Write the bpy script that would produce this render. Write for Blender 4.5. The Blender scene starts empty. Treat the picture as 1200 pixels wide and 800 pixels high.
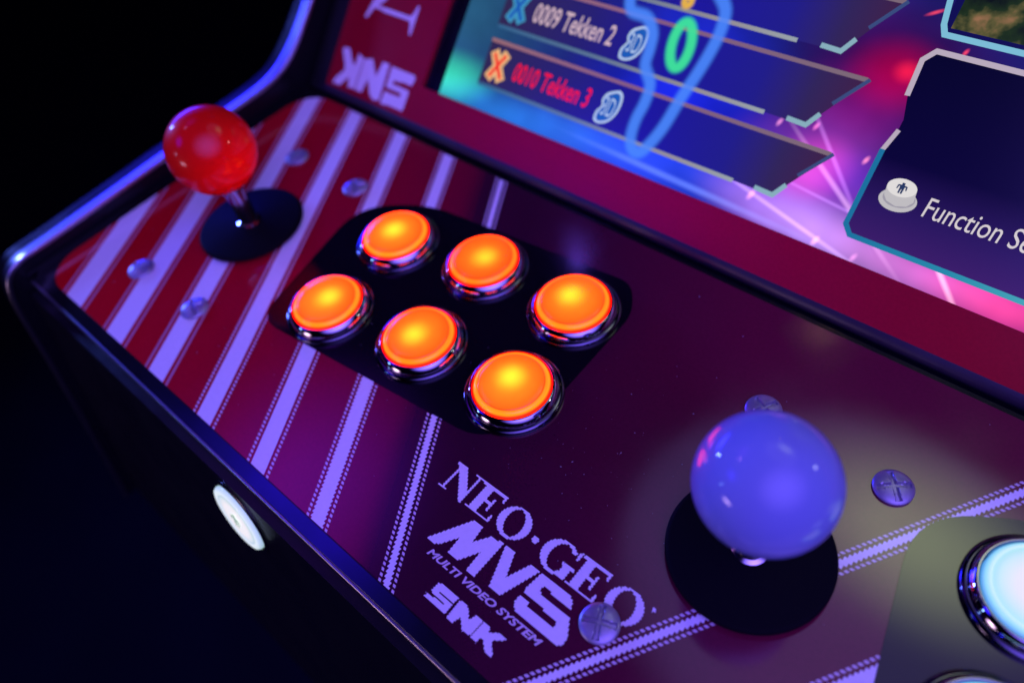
import bpy, math, random
from mathutils import Matrix, Vector

random.seed(7)
S = 0.001                       # all lengths below are written in millimetres
scene = bpy.context.scene
COL = scene.collection

# ------------------------------------------------------------------ camera
cam_d = bpy.data.cameras.new('camera')
cam = bpy.data.objects.new('camera', cam_d)
COL.objects.link(cam)
RM = ((0.74504, -0.44672, 0.49533), (0.65190, 0.64489, -0.39893), (-0.14122, 0.62013, 0.77169))
CAM = Vector((271.754, -91.064, 210.023))
cam.matrix_world = Matrix.Translation(CAM * S) @ Matrix(RM).to_4x4()
cam_d.sensor_fit = 'HORIZONTAL'
cam_d.sensor_width = 36.0
cam_d.lens = 26.651
cam_d.clip_start = 0.005
cam_d.clip_end = 60.0
cam_d.dof.use_dof = True
cam_d.dof.focus_distance = 0.232
cam_d.dof.aperture_fstop = 5.0
cam_d.dof.aperture_blades = 7
scene.camera = cam

# ------------------------------------------------------------------ world, view
world = bpy.data.worlds.new('World')
scene.world = world
world.use_nodes = True
bg = world.node_tree.nodes['Background']
bg.inputs['Color'].default_value = (0.10, 0.08, 1.0, 1)
bg.inputs['Strength'].default_value = 0.0055
vs = scene.view_settings
vs.view_transform = 'Standard'
vs.look = 'None'
vs.exposure = 0.0
vs.gamma = 1.0
vs.use_curve_mapping = False
scene.cycles.max_bounces = 8
scene.cycles.sample_clamp_indirect = 4.0
scene.cycles.caustics_reflective = False
scene.cycles.caustics_refractive = False
scene.cycles.blur_glossy = 0.3

# ------------------------------------------------------------------ lamps
def area(name, pos, aim, size, colour, radiance, shape='RECTANGLE', spread=180, soft=False):
    l = bpy.data.lights.new(name, 'AREA')
    l.shape = shape
    l.size = size[0] * S
    l.size_y = size[-1] * S
    a = size[0] * size[-1] * S * S * (math.pi / 4 if shape in ('DISK', 'ELLIPSE') else 1)
    l.energy = radiance * math.pi * a
    l.color = colour
    l.spread = math.radians(spread)
    if soft:                                  # diffuser that is brightest in the middle and fades to its rim
        l.use_nodes = True
        nt = l.node_tree
        em = nt.nodes['Emission']
        g = nt.nodes.new('ShaderNodeNewGeometry')
        sb = nt.nodes.new('ShaderNodeVectorMath'); sb.operation = 'SUBTRACT'
        sb.inputs[1].default_value = (0.5, 0.5, 0.0)
        nt.links.new(g.outputs['Parametric'], sb.inputs[0])
        cb = nt.nodes.new('ShaderNodeVectorMath'); cb.operation = 'MULTIPLY'
        cb.inputs[1].default_value = (1.0, 1.0, 0.0)
        nt.links.new(sb.outputs[0], cb.inputs[0])
        ln = nt.nodes.new('ShaderNodeVectorMath'); ln.operation = 'LENGTH'
        nt.links.new(cb.outputs[0], ln.inputs[0])
        mr = nt.nodes.new('ShaderNodeMapRange'); mr.interpolation_type = 'SMOOTHSTEP'
        mr.inputs['From Min'].default_value = 0.0
        mr.inputs['From Max'].default_value = 0.5
        mr.inputs['To Min'].default_value = 1.0
        mr.inputs['To Max'].default_value = 0.0
        nt.links.new(ln.outputs['Value'], mr.inputs['Value'])
        nt.links.new(mr.outputs['Result'], em.inputs['Strength'])
    o = bpy.data.objects.new(name, l)
    COL.objects.link(o)
    p = Vector(pos) * S
    o.location = p
    o.rotation_euler = (Vector(aim) * S - p).to_track_quat('-Z', 'Y').to_euler()
    return o

# broad, dim violet room light above the player's right shoulder
area('violet_key_lamp', (860, -360, 930), (130, 0, 0), (2300, 2000), (0.225, 0.13, 1.0), 7.2, soft=True)
# blue lamp to the left of the cabinet: the glow along the rounded side edge
area('blue_side_lamp', (-1050, 260, 190), (-70, 20, 0), (800, 320), (0.02, 0.02, 1.0), 55.0, soft=True)
# compact blue lamp on the left: the two glints where the side edge bends
area('blue_glint_lamp', (-1040, -125, 260), (-70, 0, 10), (90, 90), (0.10, 0.16, 1.0), 330.0, 'DISK')
# small cold lamp low in front on the left: the glints on the chrome rings
area('cold_glint_lamp', (-330, -560, 190), (60, 0, 0), (50, 50), (0.25, 0.5, 1.0), 24.0, 'DISK')
# blue lamp in front: the band of blue along the front chamfer
area('blue_front_lamp', (-400, -570, 560), (110, -60, 0), (480, 380), (0.03, 0.01, 1.0), 10.0, soft=True)
# rosy lamp low in front: the bright hairline along the panel's front edge
area('rosy_low_lamp', (-190, -900, 70), (150, -70, 0), (380, 160), (0.9, 0.55, 0.85), 20.0, soft=True)
# pale ceiling lamps, mirrored in the gloss of the panel's right half
area('ceiling_lamp', (285, 395, 640), (285, 15, 0), (400, 230), (0.86, 1.0, 0.40), 2.7, 'ELLIPSE', soft=True)
area('ceiling_lamp_blue', (275, 275, 640), (275, -20, 0), (540, 400), (0.38, 0.30, 1.0), 0.85, 'ELLIPSE')
# small lamps of the room that show as points on the balls and in the panel
area('white_room_lamp', (850, 600, 430), (120, 0, 40), (70, 50), (1.0, 1.0, 0.95), 26.0, 'ELLIPSE')
area('amber_room_lamp', (40, 700, 740), (120, 0, 40), (14, 10), (1.0, 0.55, 0.35), 26.0, 'ELLIPSE')
area('pink_room_lamp', (-450, -200, 800), (120, 0, 40), (50, 110), (0.75, 0.28, 1.0), 11.0, 'ELLIPSE')
area('violet_left_lamp', (-430, 10, 760), (110, -40, 0), (520, 420), (0.22, 0.02, 1.0), 2.2, 'ELLIPSE', soft=True)
# little violet lamp mirrored as a streak behind the buttons
area('violet_spot_lamp', (129.7 - 142 * 3, 65 + 156 * 3, 630), (129, 65, 0), (12, 30), (0.18, 0.08, 1.0), 22.0, 'ELLIPSE')

# ------------------------------------------------------------------ materials
def new_mat(name):
    m = bpy.data.materials.new(name)
    m.use_nodes = True
    nt = m.node_tree
    return m, nt, nt.nodes['Principled BSDF']

def N(nt, typ, **kw):
    n = nt.nodes.new(typ)
    for k, v in kw.items():
        if hasattr(n, k):
            setattr(n, k, v)
        else:
            n.inputs[k].default_value = v
    return n

def principled(name, col, rough=0.4, metal=0.0, coat=0.0, coat_rough=0.08, spec=0.5,
               noise=0.0, nscale=60.0, bump=0.0, bscale=300.0, rough_var=0.0):
    m, nt, b = new_mat(name)
    b.inputs['Base Color'].default_value = (*col, 1)
    b.inputs['Roughness'].default_value = rough
    b.inputs['Metallic'].default_value = metal
    b.inputs['Coat Weight'].default_value = coat
    b.inputs['Coat Roughness'].default_value = coat_rough
    if coat == 1.0:
        b.inputs['Coat IOR'].default_value = 1.7
    b.inputs['Specular IOR Level'].default_value = spec
    tc = N(nt, 'ShaderNodeTexCoord')
    if noise:
        t = N(nt, 'ShaderNodeTexNoise')
        t.inputs['Scale'].default_value = nscale
        t.inputs['Detail'].default_value = 6
        nt.links.new(tc.outputs['Object'], t.inputs['Vector'])
        mx = N(nt, 'ShaderNodeMix', data_type='RGBA', blend_type='MULTIPLY')
        mx.inputs['Factor'].default_value = 1.0
        r = N(nt, 'ShaderNodeMapRange')
        r.inputs['To Min'].default_value = 1 - noise
        r.inputs['To Max'].default_value = 1 + noise
        nt.links.new(t.outputs['Fac'], r.inputs['Value'])
        mx.inputs['A'].default_value = (*col, 1)
        nt.links.new(r.outputs['Result'], mx.inputs['B'])
        nt.links.new(mx.outputs['Result'], b.inputs['Base Color'])
    if rough_var:
        t = N(nt, 'ShaderNodeTexNoise')
        t.inputs['Scale'].default_value = 45.0
        t.inputs['Detail'].default_value = 8
        nt.links.new(tc.outputs['Object'], t.inputs['Vector'])
        r = N(nt, 'ShaderNodeMapRange')
        r.inputs['From Min'].default_value = 0.3
        r.inputs['From Max'].default_value = 0.7
        base = coat_rough if coat else rough
        r.inputs['To Min'].default_value = max(0.0, base - rough_var)
        r.inputs['To Max'].default_value = base + rough_var
        nt.links.new(t.outputs['Fac'], r.inputs['Value'])
        nt.links.new(r.outputs['Result'], b.inputs['Coat Roughness' if coat else 'Roughness'])
    if bump:
        t = N(nt, 'ShaderNodeTexNoise')
        t.inputs['Scale'].default_value = bscale
        t.inputs['Detail'].default_value = 4
        nt.links.new(tc.outputs['Object'], t.inputs['Vector'])
        bp = N(nt, 'ShaderNodeBump')
        bp.inputs['Strength'].default_value = bump
        bp.inputs['Distance'].default_value = 0.0002
        nt.links.new(t.outputs['Fac'], bp.inputs['Height'])
        nt.links.new(bp.outputs['Normal'], b.inputs['Normal'])
    return m

def ramp_nodes(nt, value_socket, stops, interp='LINEAR'):
    r = N(nt, 'ShaderNodeValToRGB')
    r.color_ramp.interpolation = interp
    el = r.color_ramp.elements
    while len(el) < len(stops):
        el.new(0.5)
    for e, (p, c) in zip(el, stops):
        e.position = p
        e.color = (*c, 1)
    nt.links.new(value_socket, r.inputs['Fac'])
    return r.outputs['Color']

def printed_gradient(name, stops, x0, x1, slope, coat_rough=0.09):
    """Printed artwork whose ink changes across the sheet (x + slope*y, mm)."""
    m, nt, b = new_mat(name)
    tc = N(nt, 'ShaderNodeTexCoord')
    sp = N(nt, 'ShaderNodeSeparateXYZ')
    nt.links.new(tc.outputs['Object'], sp.inputs[0])
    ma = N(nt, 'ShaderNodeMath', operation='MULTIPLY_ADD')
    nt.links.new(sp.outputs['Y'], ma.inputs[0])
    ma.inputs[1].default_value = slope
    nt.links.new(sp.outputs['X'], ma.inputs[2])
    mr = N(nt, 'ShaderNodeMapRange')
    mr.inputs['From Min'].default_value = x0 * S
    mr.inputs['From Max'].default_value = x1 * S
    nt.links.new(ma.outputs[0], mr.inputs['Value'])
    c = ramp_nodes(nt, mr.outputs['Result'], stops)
    t = N(nt, 'ShaderNodeTexNoise')
    t.inputs['Scale'].default_value = 900.0
    nt.links.new(tc.outputs['Object'], t.inputs['Vector'])
    r2 = N(nt, 'ShaderNodeMapRange')
    r2.inputs['To Min'].default_value = 0.82
    r2.inputs['To Max'].default_value = 1.18
    nt.links.new(t.outputs['Fac'], r2.inputs['Value'])
    mx = N(nt, 'ShaderNodeMix', data_type='RGBA', blend_type='MULTIPLY')
    mx.inputs['Factor'].default_value = 1.0
    nt.links.new(c, mx.inputs['A'])
    nt.links.new(r2.outputs['Result'], mx.inputs['B'])
    nt.links.new(mx.outputs['Result'], b.inputs['Base Color'])
    b.inputs['Roughness'].default_value = 0.55
    b.inputs['Specular IOR Level'].default_value = 0.0
    b.inputs['Coat Weight'].default_value = 1.0
    b.inputs['Coat IOR'].default_value = 1.7
    n2 = N(nt, 'ShaderNodeTexNoise')
    n2.inputs['Scale'].default_value = 38.0
    n2.inputs['Detail'].default_value = 7
    nt.links.new(tc.outputs['Object'], n2.inputs['Vector'])
    r3 = N(nt, 'ShaderNodeMapRange')
    r3.inputs['From Min'].default_value = 0.3
    r3.inputs['From Max'].default_value = 0.7
    r3.inputs['To Min'].default_value = coat_rough - 0.02
    r3.inputs['To Max'].default_value = coat_rough + 0.04
    nt.links.new(n2.outputs['Fac'], r3.inputs['Value'])
    nt.links.new(r3.outputs['Result'], b.inputs['Coat Roughness'])
    return m

def emit(name, col, strength=1.0, gloss=True):
    m, nt, b = new_mat(name)
    b.inputs['Base Color'].default_value = (0.004, 0.004, 0.006, 1)
    b.inputs['Roughness'].default_value = 0.16 if gloss else 0.6
    b.inputs['Emission Color'].default_value = (*col, 1)
    b.inputs['Emission Strength'].default_value = strength
    return m

def radial_emit(name, stops, base, radius, strength=1.0, off=(0.0, 0.0), gain=1.0):
    """Lit cap: what the lamp inside sends out through the plastic, by distance from its axis."""
    m, nt, b = new_mat(name)
    tc = N(nt, 'ShaderNodeTexCoord')
    sp = N(nt, 'ShaderNodeSeparateXYZ')
    nt.links.new(tc.outputs['Object'], sp.inputs[0])
    cb = N(nt, 'ShaderNodeCombineXYZ')
    nt.links.new(sp.outputs['X'], cb.inputs['X'])
    nt.links.new(sp.outputs['Y'], cb.inputs['Y'])
    ln = N(nt, 'ShaderNodeVectorMath', operation='LENGTH')
    nt.links.new(cb.outputs[0], ln.inputs[0])
    mr = N(nt, 'ShaderNodeMapRange')
    mr.inputs['From Max'].default_value = radius * S
    nt.links.new(ln.outputs['Value'], mr.inputs['Value'])
    k = max(max(c) for _, c in stops)
    col = ramp_nodes(nt, mr.outputs['Result'], [(p, tuple(v / k for v in c)) for p, c in stops])
    if gain != 1.0 or off != (0.0, 0.0):
        # the diode sits a little off the axis and shines a little stronger or weaker
        mp = N(nt, 'ShaderNodeVectorMath', operation='SUBTRACT')
        mp.inputs[1].default_value = (off[0] * S, off[1] * S, 0)
        nt.links.new(cb.outputs[0], mp.inputs[0])
        l2 = N(nt, 'ShaderNodeVectorMath', operation='LENGTH')
        nt.links.new(mp.outputs[0], l2.inputs[0])
        m2 = N(nt, 'ShaderNodeMapRange', interpolation_type='SMOOTHSTEP')
        m2.inputs['From Max'].default_value = 8.5 * S
        m2.inputs['To Min'].default_value = 1.0
        m2.inputs['To Max'].default_value = 0.0
        nt.links.new(l2.outputs['Value'], m2.inputs['Value'])
        ng = N(nt, 'ShaderNodeTexNoise')
        ng.inputs['Scale'].default_value = 260.0
        nt.links.new(tc.outputs['Object'], ng.inputs['Vector'])
        pw = N(nt, 'ShaderNodeMath', operation='POWER')
        nt.links.new(m2.outputs['Result'], pw.inputs[0])
        pw.inputs[1].default_value = 1.7
        mx = N(nt, 'ShaderNodeMix', data_type='RGBA', blend_type='MIX')
        nt.links.new(pw.outputs[0], mx.inputs['Factor'])
        nt.links.new(col, mx.inputs['A'])
        mx.inputs['B'].default_value = (1.0 / k * 1.05, 0.92 / k, 0.035 / k, 1)
        r5 = N(nt, 'ShaderNodeMapRange')
        r5.inputs['To Min'].default_value = gain - 0.10
        r5.inputs['To Max'].default_value = gain + 0.10
        nt.links.new(ng.outputs['Fac'], r5.inputs['Value'])
        m3 = N(nt, 'ShaderNodeMix', data_type='RGBA', blend_type='MULTIPLY')
        m3.inputs['Factor'].default_value = 1.0
        nt.links.new(mx.outputs['Result'], m3.inputs['A'])
        nt.links.new(r5.outputs['Result'], m3.inputs['B'])
        col = m3.outputs['Result']
    b.inputs['Base Color'].default_value = (*base, 1)
    b.inputs['Roughness'].default_value = 0.18
    b.inputs['Specular IOR Level'].default_value = 0.25
    nt.links.new(col, b.inputs['Emission Color'])
    b.inputs['Emission Strength'].default_value = strength * k
    return m

M = {}
M['black'] = principled('black_laminate', (0.004, 0.004, 0.006), 0.3, spec=0.25, rough_var=0.06)
M['black_matte'] = principled('black_matte', (0.004, 0.004, 0.005), 0.55, spec=0.3)
M['black_gloss'] = principled('black_gloss', (0.004, 0.004, 0.006), 0.2, rough_var=0.05)
M['edge'] = principled('edge_molding_plastic', (0.01, 0.01, 0.02), 0.42, coat=0.6, coat_rough=0.14, rough_var=0.04)
M['bead'] = principled('silver_bead', (0.40, 0.39, 0.44), 0.3, metal=1.0)
M['chrome'] = principled('chrome', (0.40, 0.40, 0.44), 0.05, metal=1.0)
M['steel'] = principled('screw_steel', (0.34, 0.34, 0.42), 0.40, metal=0.65, noise=0.25, nscale=400, rough_var=0.1)
M['washer'] = principled('washer_plastic', (0.004, 0.004, 0.006), 0.6, spec=0.025, rough_var=0.05, bump=0.05, bscale=900)
M['red_ball'] = principled('red_ball_plastic', (0.80, 0.006, 0.004), 0.4, coat=0.4, coat_rough=0.05, spec=0.05, rough_var=0.035)
M['blue_ball'] = principled('pale_ball_plastic', (0.20, 0.255, 0.54), 0.4, coat=0.7, coat_rough=0.05, spec=0.05, rough_var=0.035)
M['white_ink'] = principled('white_ink', (0.78, 0.76, 0.78), 0.5, coat=1.0, coat_rough=0.10, spec=0.0, noise=0.07, nscale=600)
M['white_ink_dots'] = principled('white_halftone_ink', (0.66, 0.56, 0.62), 0.5, coat=1.0, coat_rough=0.10, spec=0.0)
M['line_ink'] = principled('pale_red_line_ink', (0.50, 0.22, 0.28), 0.5, coat=1.0, coat_rough=0.10, spec=0.0)
M['plate_ink'] = principled('black_plate_ink', (0.004, 0.003, 0.006), 0.5, coat=1.0, coat_rough=0.10, spec=0.0)
M['dust'] = principled('dust', (0.28, 0.26, 0.28), 0.9)
RED = (0.46, 0.004, 0.012)
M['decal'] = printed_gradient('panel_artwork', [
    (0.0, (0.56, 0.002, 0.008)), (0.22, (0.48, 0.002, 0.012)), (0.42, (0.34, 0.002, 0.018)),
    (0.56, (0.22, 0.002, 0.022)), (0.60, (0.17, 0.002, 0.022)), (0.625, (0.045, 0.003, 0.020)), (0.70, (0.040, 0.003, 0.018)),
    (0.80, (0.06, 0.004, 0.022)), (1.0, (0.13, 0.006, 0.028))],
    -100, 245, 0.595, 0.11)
M['bezel_art'] = printed_gradient('bezel_artwork', [
    (0.0, (0.26, 0.002, 0.010)), (0.2, (0.32, 0.002, 0.020)), (0.6, (0.36, 0.002, 0.034)), (1.0, (0.33, 0.002, 0.006))],
    -60, 300, 0.0, 0.30)
M['bezel_art'].node_tree.nodes['Principled BSDF'].inputs['Coat Weight'].default_value = 0.25
ORANGE = [(0.0, (5.0, 0.30, 0.010)), (0.30, (6.0, 0.27, 0.010)), (0.55, (8.0, 0.20, 0.008)),
    (0.82, (10.0, 0.125, 0.004)), (0.845, (6.0, 0.06, 0.003)), (0.87, (10.0, 0.24, 0.008)), (0.955, (10.0, 0.34, 0.006)),
    (0.985, (8.0, 0.02, 0.004)), (1.0, (5.0, 0.008, 0.004))]
CAPS = [radial_emit('lit_orange_cap', ORANGE, (0.4, 0.03, 0.005), 13.4, 1.0, o, g) for o, g in
        (((0.6, 1.4), 1.0), ((-0.6, -1.2), 0.95), ((-1.2, 1.4), 1.12), ((-1.0, 0.6), 1.05), ((1.0, 0.4), 0.82), ((-1.8, 1.2), 1.0))]
M['white_cap'] = radial_emit('lit_white_cap', [
    (0.0, (0.86, 0.80, 0.70)), (0.45, (0.82, 0.84, 0.70)), (0.66, (0.62, 0.86, 0.70)), (0.82, (0.42, 0.86, 0.70)),
    (0.87, (0.62, 0.94, 0.80)), (0.95, (0.26, 0.76, 0.84)), (1.0, (0.06, 0.30, 0.8))], (0.3, 0.3, 0.3), 13.4, 0.86)
M['white_cap_front'] = radial_emit('lit_white_front_cap', [
    (0.0, (0.62, 0.72, 0.66)), (0.2, (0.80, 0.82, 0.72)), (0.5, (0.84, 0.80, 0.68)), (0.70, (0.60, 0.72, 0.64)), (0.76, (0.42, 0.58, 0.52)),
    (0.82, (0.72, 0.82, 0.74)), (0.92, (0.62, 0.76, 0.68)), (1.0, (0.34, 0.52, 0.48))], (0.5, 0.5, 0.5), 13.8, 1.0)
M['icon_grey'] = emit('button_icon_ink', (0.30, 0.42, 0.38), 1.0)

# ------------------------------------------------------------------ mesh helpers
def make_mesh(name, verts, faces, mat, smooth=False, angle=None):
    me = bpy.data.meshes.new(name)
    me.from_pydata([(x * S, y * S, z * S) for x, y, z in verts], [], faces)
    me.validate()
    me.update()
    if mat:
        me.materials.append(mat)
    if smooth:
        for p in me.polygons:
            p.use_smooth = True
        if angle:
            me.set_sharp_from_angle(angle=math.radians(angle))
    return me

def place(name, me, parent=None, mat4=None):
    """Link an object; its basis is its world matrix, whatever its parent."""
    o = bpy.data.objects.new(name, me)
    COL.objects.link(o)
    o.matrix_basis = mat4 if mat4 is not None else Matrix.Identity(4)
    if parent is not None:
        o.parent = parent
        o.matrix_parent_inverse = parent.matrix_basis.inverted()
    return o

def at(x, y, z, rot=None):
    m = Matrix.Translation(Vector((x, y, z)) * S)
    return m @ rot if rot is not None else m

def lathe(name, prof, mat, n=72, angle=40):
    v, f = [], []
    rings = []
    for r, z in prof:
        if r < 1e-6:
            rings.append([len(v)])
            v.append((0, 0, z))
        else:
            rings.append(list(range(len(v), len(v) + n)))
            v += [(r * math.cos(2 * math.pi * i / n), r * math.sin(2 * math.pi * i / n), z) for i in range(n)]
    for a, b in zip(rings, rings[1:]):
        for i in range(n):
            j = (i + 1) % n
            if len(a) == 1 and len(b) > 1:
                f.append((a[0], b[j], b[i]))
            elif len(b) == 1 and len(a) > 1:
                f.append((a[i], a[j], b[0]))
            elif len(a) > 1:
                f.append((a[i], a[j], b[j], b[i]))
    return make_mesh(name, v, f, mat, True, angle)

def extrude_x(name, prof, x0, x1, mat, smooth=False, angle=35):
    """Closed (y, z) outline swept from x0 to x1 with end caps."""
    n = len(prof)
    v = [(x0, y, z) for y, z in prof] + [(x1, y, z) for y, z in prof]
    f = [(i, (i + 1) % n, n + (i + 1) % n, n + i) for i in range(n)]
    f += [tuple(reversed(range(n))), tuple(range(n, 2 * n))]
    return make_mesh(name, v, f, mat, smooth, angle)

def sheet(name, outline, z, mat):
    return make_mesh(name, [(x, y, z) for x, y in outline], [tuple(range(len(outline)))], mat)

def slab(name, outline, z0, z1, mat):
    n = len(outline)
    v = [(x, y, z0) for x, y in outline] + [(x, y, z1) for x, y in outline]
    f = [tuple(reversed(range(n))), tuple(range(n, 2 * n))]
    f += [(i, (i + 1) % n, n + (i + 1) % n, n + i) for i in range(n)]
    return make_mesh(name, v, f, mat)

def smooth_loop(pts, k=6):
    out, n = [], len(pts)
    for i in range(n):
        p0, p1, p2, p3 = (Vector(pts[(i + j) % n]) for j in (-1, 0, 1, 2))
        for s in range(k):
            t = s / k
            q = 0.5 * ((2 * p1) + (p2 - p0) * t + (2 * p0 - 5 * p1 + 4 * p2 - p3) * t * t + (3 * p1 - p0 - 3 * p2 + p3) * t ** 3)
            out.append((q.x, q.y))
    return out

def smooth_open(pts, k=6):
    pts = [Vector(p) for p in pts]
    ext = [2 * pts[0] - pts[1]] + pts + [2 * pts[-1] - pts[-2]]
    out = []
    for i in range(1, len(ext) - 2):
        p0, p1, p2, p3 = ext[i - 1:i + 3]
        for s in range(k):
            t = s / k
            out.append(0.5 * ((2 * p1) + (p2 - p0) * t + (2 * p0 - 5 * p1 + 4 * p2 - p3) * t * t + (3 * p1 - p0 - 3 * p2 + p3) * t ** 3))
    out.append(pts[-1])
    return [tuple(p) for p in out]

def rounded_rect(x0, y0, x1, y1, r, k=10):
    out = []
    for cx, cy, a0 in ((x1 - r, y1 - r, 0), (x0 + r, y1 - r, 90), (x0 + r, y0 + r, 180), (x1 - r, y0 + r, 270)):
        for i in range(k + 1):
            a = math.radians(a0 + 90 * i / k)
            out.append((cx + r * math.cos(a), cy + r * math.sin(a)))
    return out

def spans(groups, y):
    """x intervals inside the union of polygon groups (each group even-odd) at height y."""
    iv = []
    for g in groups:
        xs = []
        for poly in g:
            for (xa, ya), (xb, yb) in zip(poly, poly[1:] + poly[:1]):
                if (ya <= y) != (yb <= y):
                    xs.append(xa + (y - ya) / (yb - ya) * (xb - xa))
        xs.sort()
        iv += [(a, b) for a, b in zip(xs[::2], xs[1::2]) if b - a > 0.02]
    iv.sort()
    out = []
    for a, b in iv:
        if out and a <= out[-1][1]:
            out[-1] = (out[-1][0], max(b, out[-1][1]))
        else:
            out.append((a, b))
    return out

def scanline_print(name, groups, h, z, mat, xf=None):
    """Coarse scan-line print of a glyph: every printed row is its own little strip."""
    ys = [y for g in groups for p in g for _, y in p]
    y = min(ys)
    v, f = [], []
    row = 0
    while y < max(ys):
        row += 1
        jag = 0.11 if row % 2 else -0.11
        for a, b in spans(groups, y + h / 2):
            a, b = a + jag, b + jag
            q = [(a, y), (b, y), (b, y + h), (a, y + h)]
            if xf:
                q = [xf(*p) for p in q]
            k = len(v)
            v += [(px, py, z) for px, py in q]
            f.append((k, k + 1, k + 2, k + 3))
        y += h
    return make_mesh(name, v, f, mat)

def text_mesh(name, body, box, z, mat, shear=0.0, offset=0.0, grow=0.0):
    """Built-in lettering scaled to the box (x0, y0, x1, y1)."""
    cu = bpy.data.curves.new(name, 'FONT')
    cu.body = body
    cu.shear = shear
    cu.offset = offset
    cu.resolution_u = 4
    tmp = bpy.data.objects.new(name, cu)
    COL.objects.link(tmp)
    dg = bpy.context.evaluated_depsgraph_get()
    me = bpy.data.meshes.new_from_object(tmp.evaluated_get(dg))
    bpy.data.objects.remove(tmp)
    xs = [q.co.x for q in me.vertices]
    ys = [q.co.y for q in me.vertices]
    x0, y0, x1, y1 = box
    x0 -= grow; y0 -= grow; x1 += grow; y1 += grow
    for q in me.vertices:
        q.co = (S * (x0 + (q.co.x - min(xs)) / (max(xs) - min(xs)) * (x1 - x0)),
                S * (y0 + (q.co.y - min(ys)) / (max(ys) - min(ys)) * (y1 - y0)), S * z)
    me.materials.clear()
    me.materials.append(mat)
    return me

# ------------------------------------------------------------------ setting
floor = place('floor', make_mesh('floor', [(-4000, -4000, -900), (4000, -4000, -900), (4000, 4000, -900), (-4000, 4000, -900)],
                                 [(0, 1, 2, 3)], principled('dark_floor', (0.003, 0.003, 0.007), 0.8, spec=0.05, noise=0.3, nscale=8)))
floor['kind'] = 'structure'

# ------------------------------------------------------------------ cabinet
PX0, PX1 = -65.0, 445.0
cab = place('arcade_cabinet', None, None, at(190, 80, -150))
cab['label'] = 'black arcade cabinet with red striped control panel, two ball joysticks and lit screen'
cab['category'] = 'arcade machine'

def part(name, me, parent=None, mat4=None, label=None):
    o = place(name, me, parent or cab, mat4)
    if label:
        o['label'] = label
    return o

# control panel board: chamfered front, groove at the back
board = [(-73.4, 0), (-77.9, -2.0), (-78.6, -2.7), (-78.9, -3.8), (-78.9, -6.6), (-78.3, -7.2), (-76, -7.4), (85, -7.4), (85, -0.6), (84.4, 0)]
board_x = []
panel = part('control_panel', extrude_x('control_panel', board, PX0, PX1, M['black_gloss']), None, None,
             'glossy control panel with chamfered black front edge')
part('edge_glint_bead', extrude_x('edge_glint_bead', [(-78.3 + 0.85 * math.cos(math.radians(a)), -2.85 + 0.85 * math.sin(math.radians(a))) for a in range(0, 360, 20)], PX0 + 0.5, PX1 - 0.5, principled('edge_glint_metal', (0.36, 0.34, 0.38), 0.32, metal=1.0), True, 60), panel)  # metal bead added to stand for the highlight on the bevelled front edge

DEC = rounded_rect(-62.0, -73.0, 442.0, 82.6, 17)
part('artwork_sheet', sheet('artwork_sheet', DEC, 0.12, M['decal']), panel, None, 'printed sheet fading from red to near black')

def dec_range(y):
    s = spans([[DEC]], min(max(y, -72.99), 82.59))
    return s[0]

SL = -0.595
def stripe_mesh(name, xl, w, gap, lw, dashed, mirror=False):
    """One slanted stripe: body plus a fine line or a row of halftone dashes on either side."""
    v, f, mi = [], [], []
    def quad(a0, b0, a1, b1, y0, y1, m, z):
        la, lb = dec_range(y0); lc, ld = dec_range(y1)
        if mirror:
            a0, b0, a1, b1 = 380 - b0, 380 - a0, 380 - b1, 380 - a1
        a0, b0, a1, b1 = max(a0, la), min(b0, lb), max(a1, lc), min(b1, ld)
        if b0 - a0 < 0.05 and b1 - a1 < 0.05:
            return
        b0, b1 = max(b0, a0), max(b1, a1)
        k = len(v)
        v.extend([(a0, y0, z), (b0, y0, z), (b1, y1, z), (a1, y1, z)])
        f.append((k, k + 1, k + 2, k + 3)); mi.append(m)
    X = lambda y: xl + SL * (y + 73)
    y, step = -73.0, 0.65
    while y < 82.6 - step * 0.5:
        y1 = y + step
        ym = (y + y1) / 2
        if dashed >= 2:
            jg = 0.22 * (-1) ** int(round((y + 73) / step))
            quad(X(ym) + jg, X(ym) + w + jg, X(ym) + jg, X(ym) + w + jg, y, y1, 0, 0.2)
        else:
            quad(X(y), X(y) + w, X(y1), X(y1) + w, y, y1, 0, 0.2)
        if dashed == 0:
            for c in (-gap - lw, w + gap):
                quad(X(y) + c, X(y) + c + lw, X(y1) + c, X(y1) + c + lw, y, y1, 2, 0.2)
        y = y1
    if dashed:
        y = -73.0
        while y < 81.8:
            for c in (-gap - lw, w + gap):
                quad(X(y) + c, X(y) + c + lw, X(y + .8) + c, X(y + .8) + c + lw, y, y + 0.8, 1, 0.2)
            y += 1.42
    me = make_mesh(name, v, f, None)
    for k in ('white_ink', 'white_ink_dots', 'line_ink'):
        me.materials.append(M[k])
    for p, m in zip(me.polygons, mi):
        p.material_index = m
    return me

STR = [(-38.3, 13.0, 2.1, 1.3, 0), (-2.9, 12.0, 1.9, 1.3, 0), (30.4, 10.3, 1.7, 1.3, 0), (64.6, 8.5, 1.4, 1.2, 1),
       (98.2, 7.4, 1.2, 1.2, 1), (131.0, 5.9, 1.1, 1.1, 2), (165.5, 2.5, 1.1, 1.05, 2)]
for q in STR:
    part('stripe', stripe_mesh('stripe', *q), panel)
for q in STR[2:]:
    part('stripe', stripe_mesh('stripe', *q, mirror=True), panel)

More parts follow.
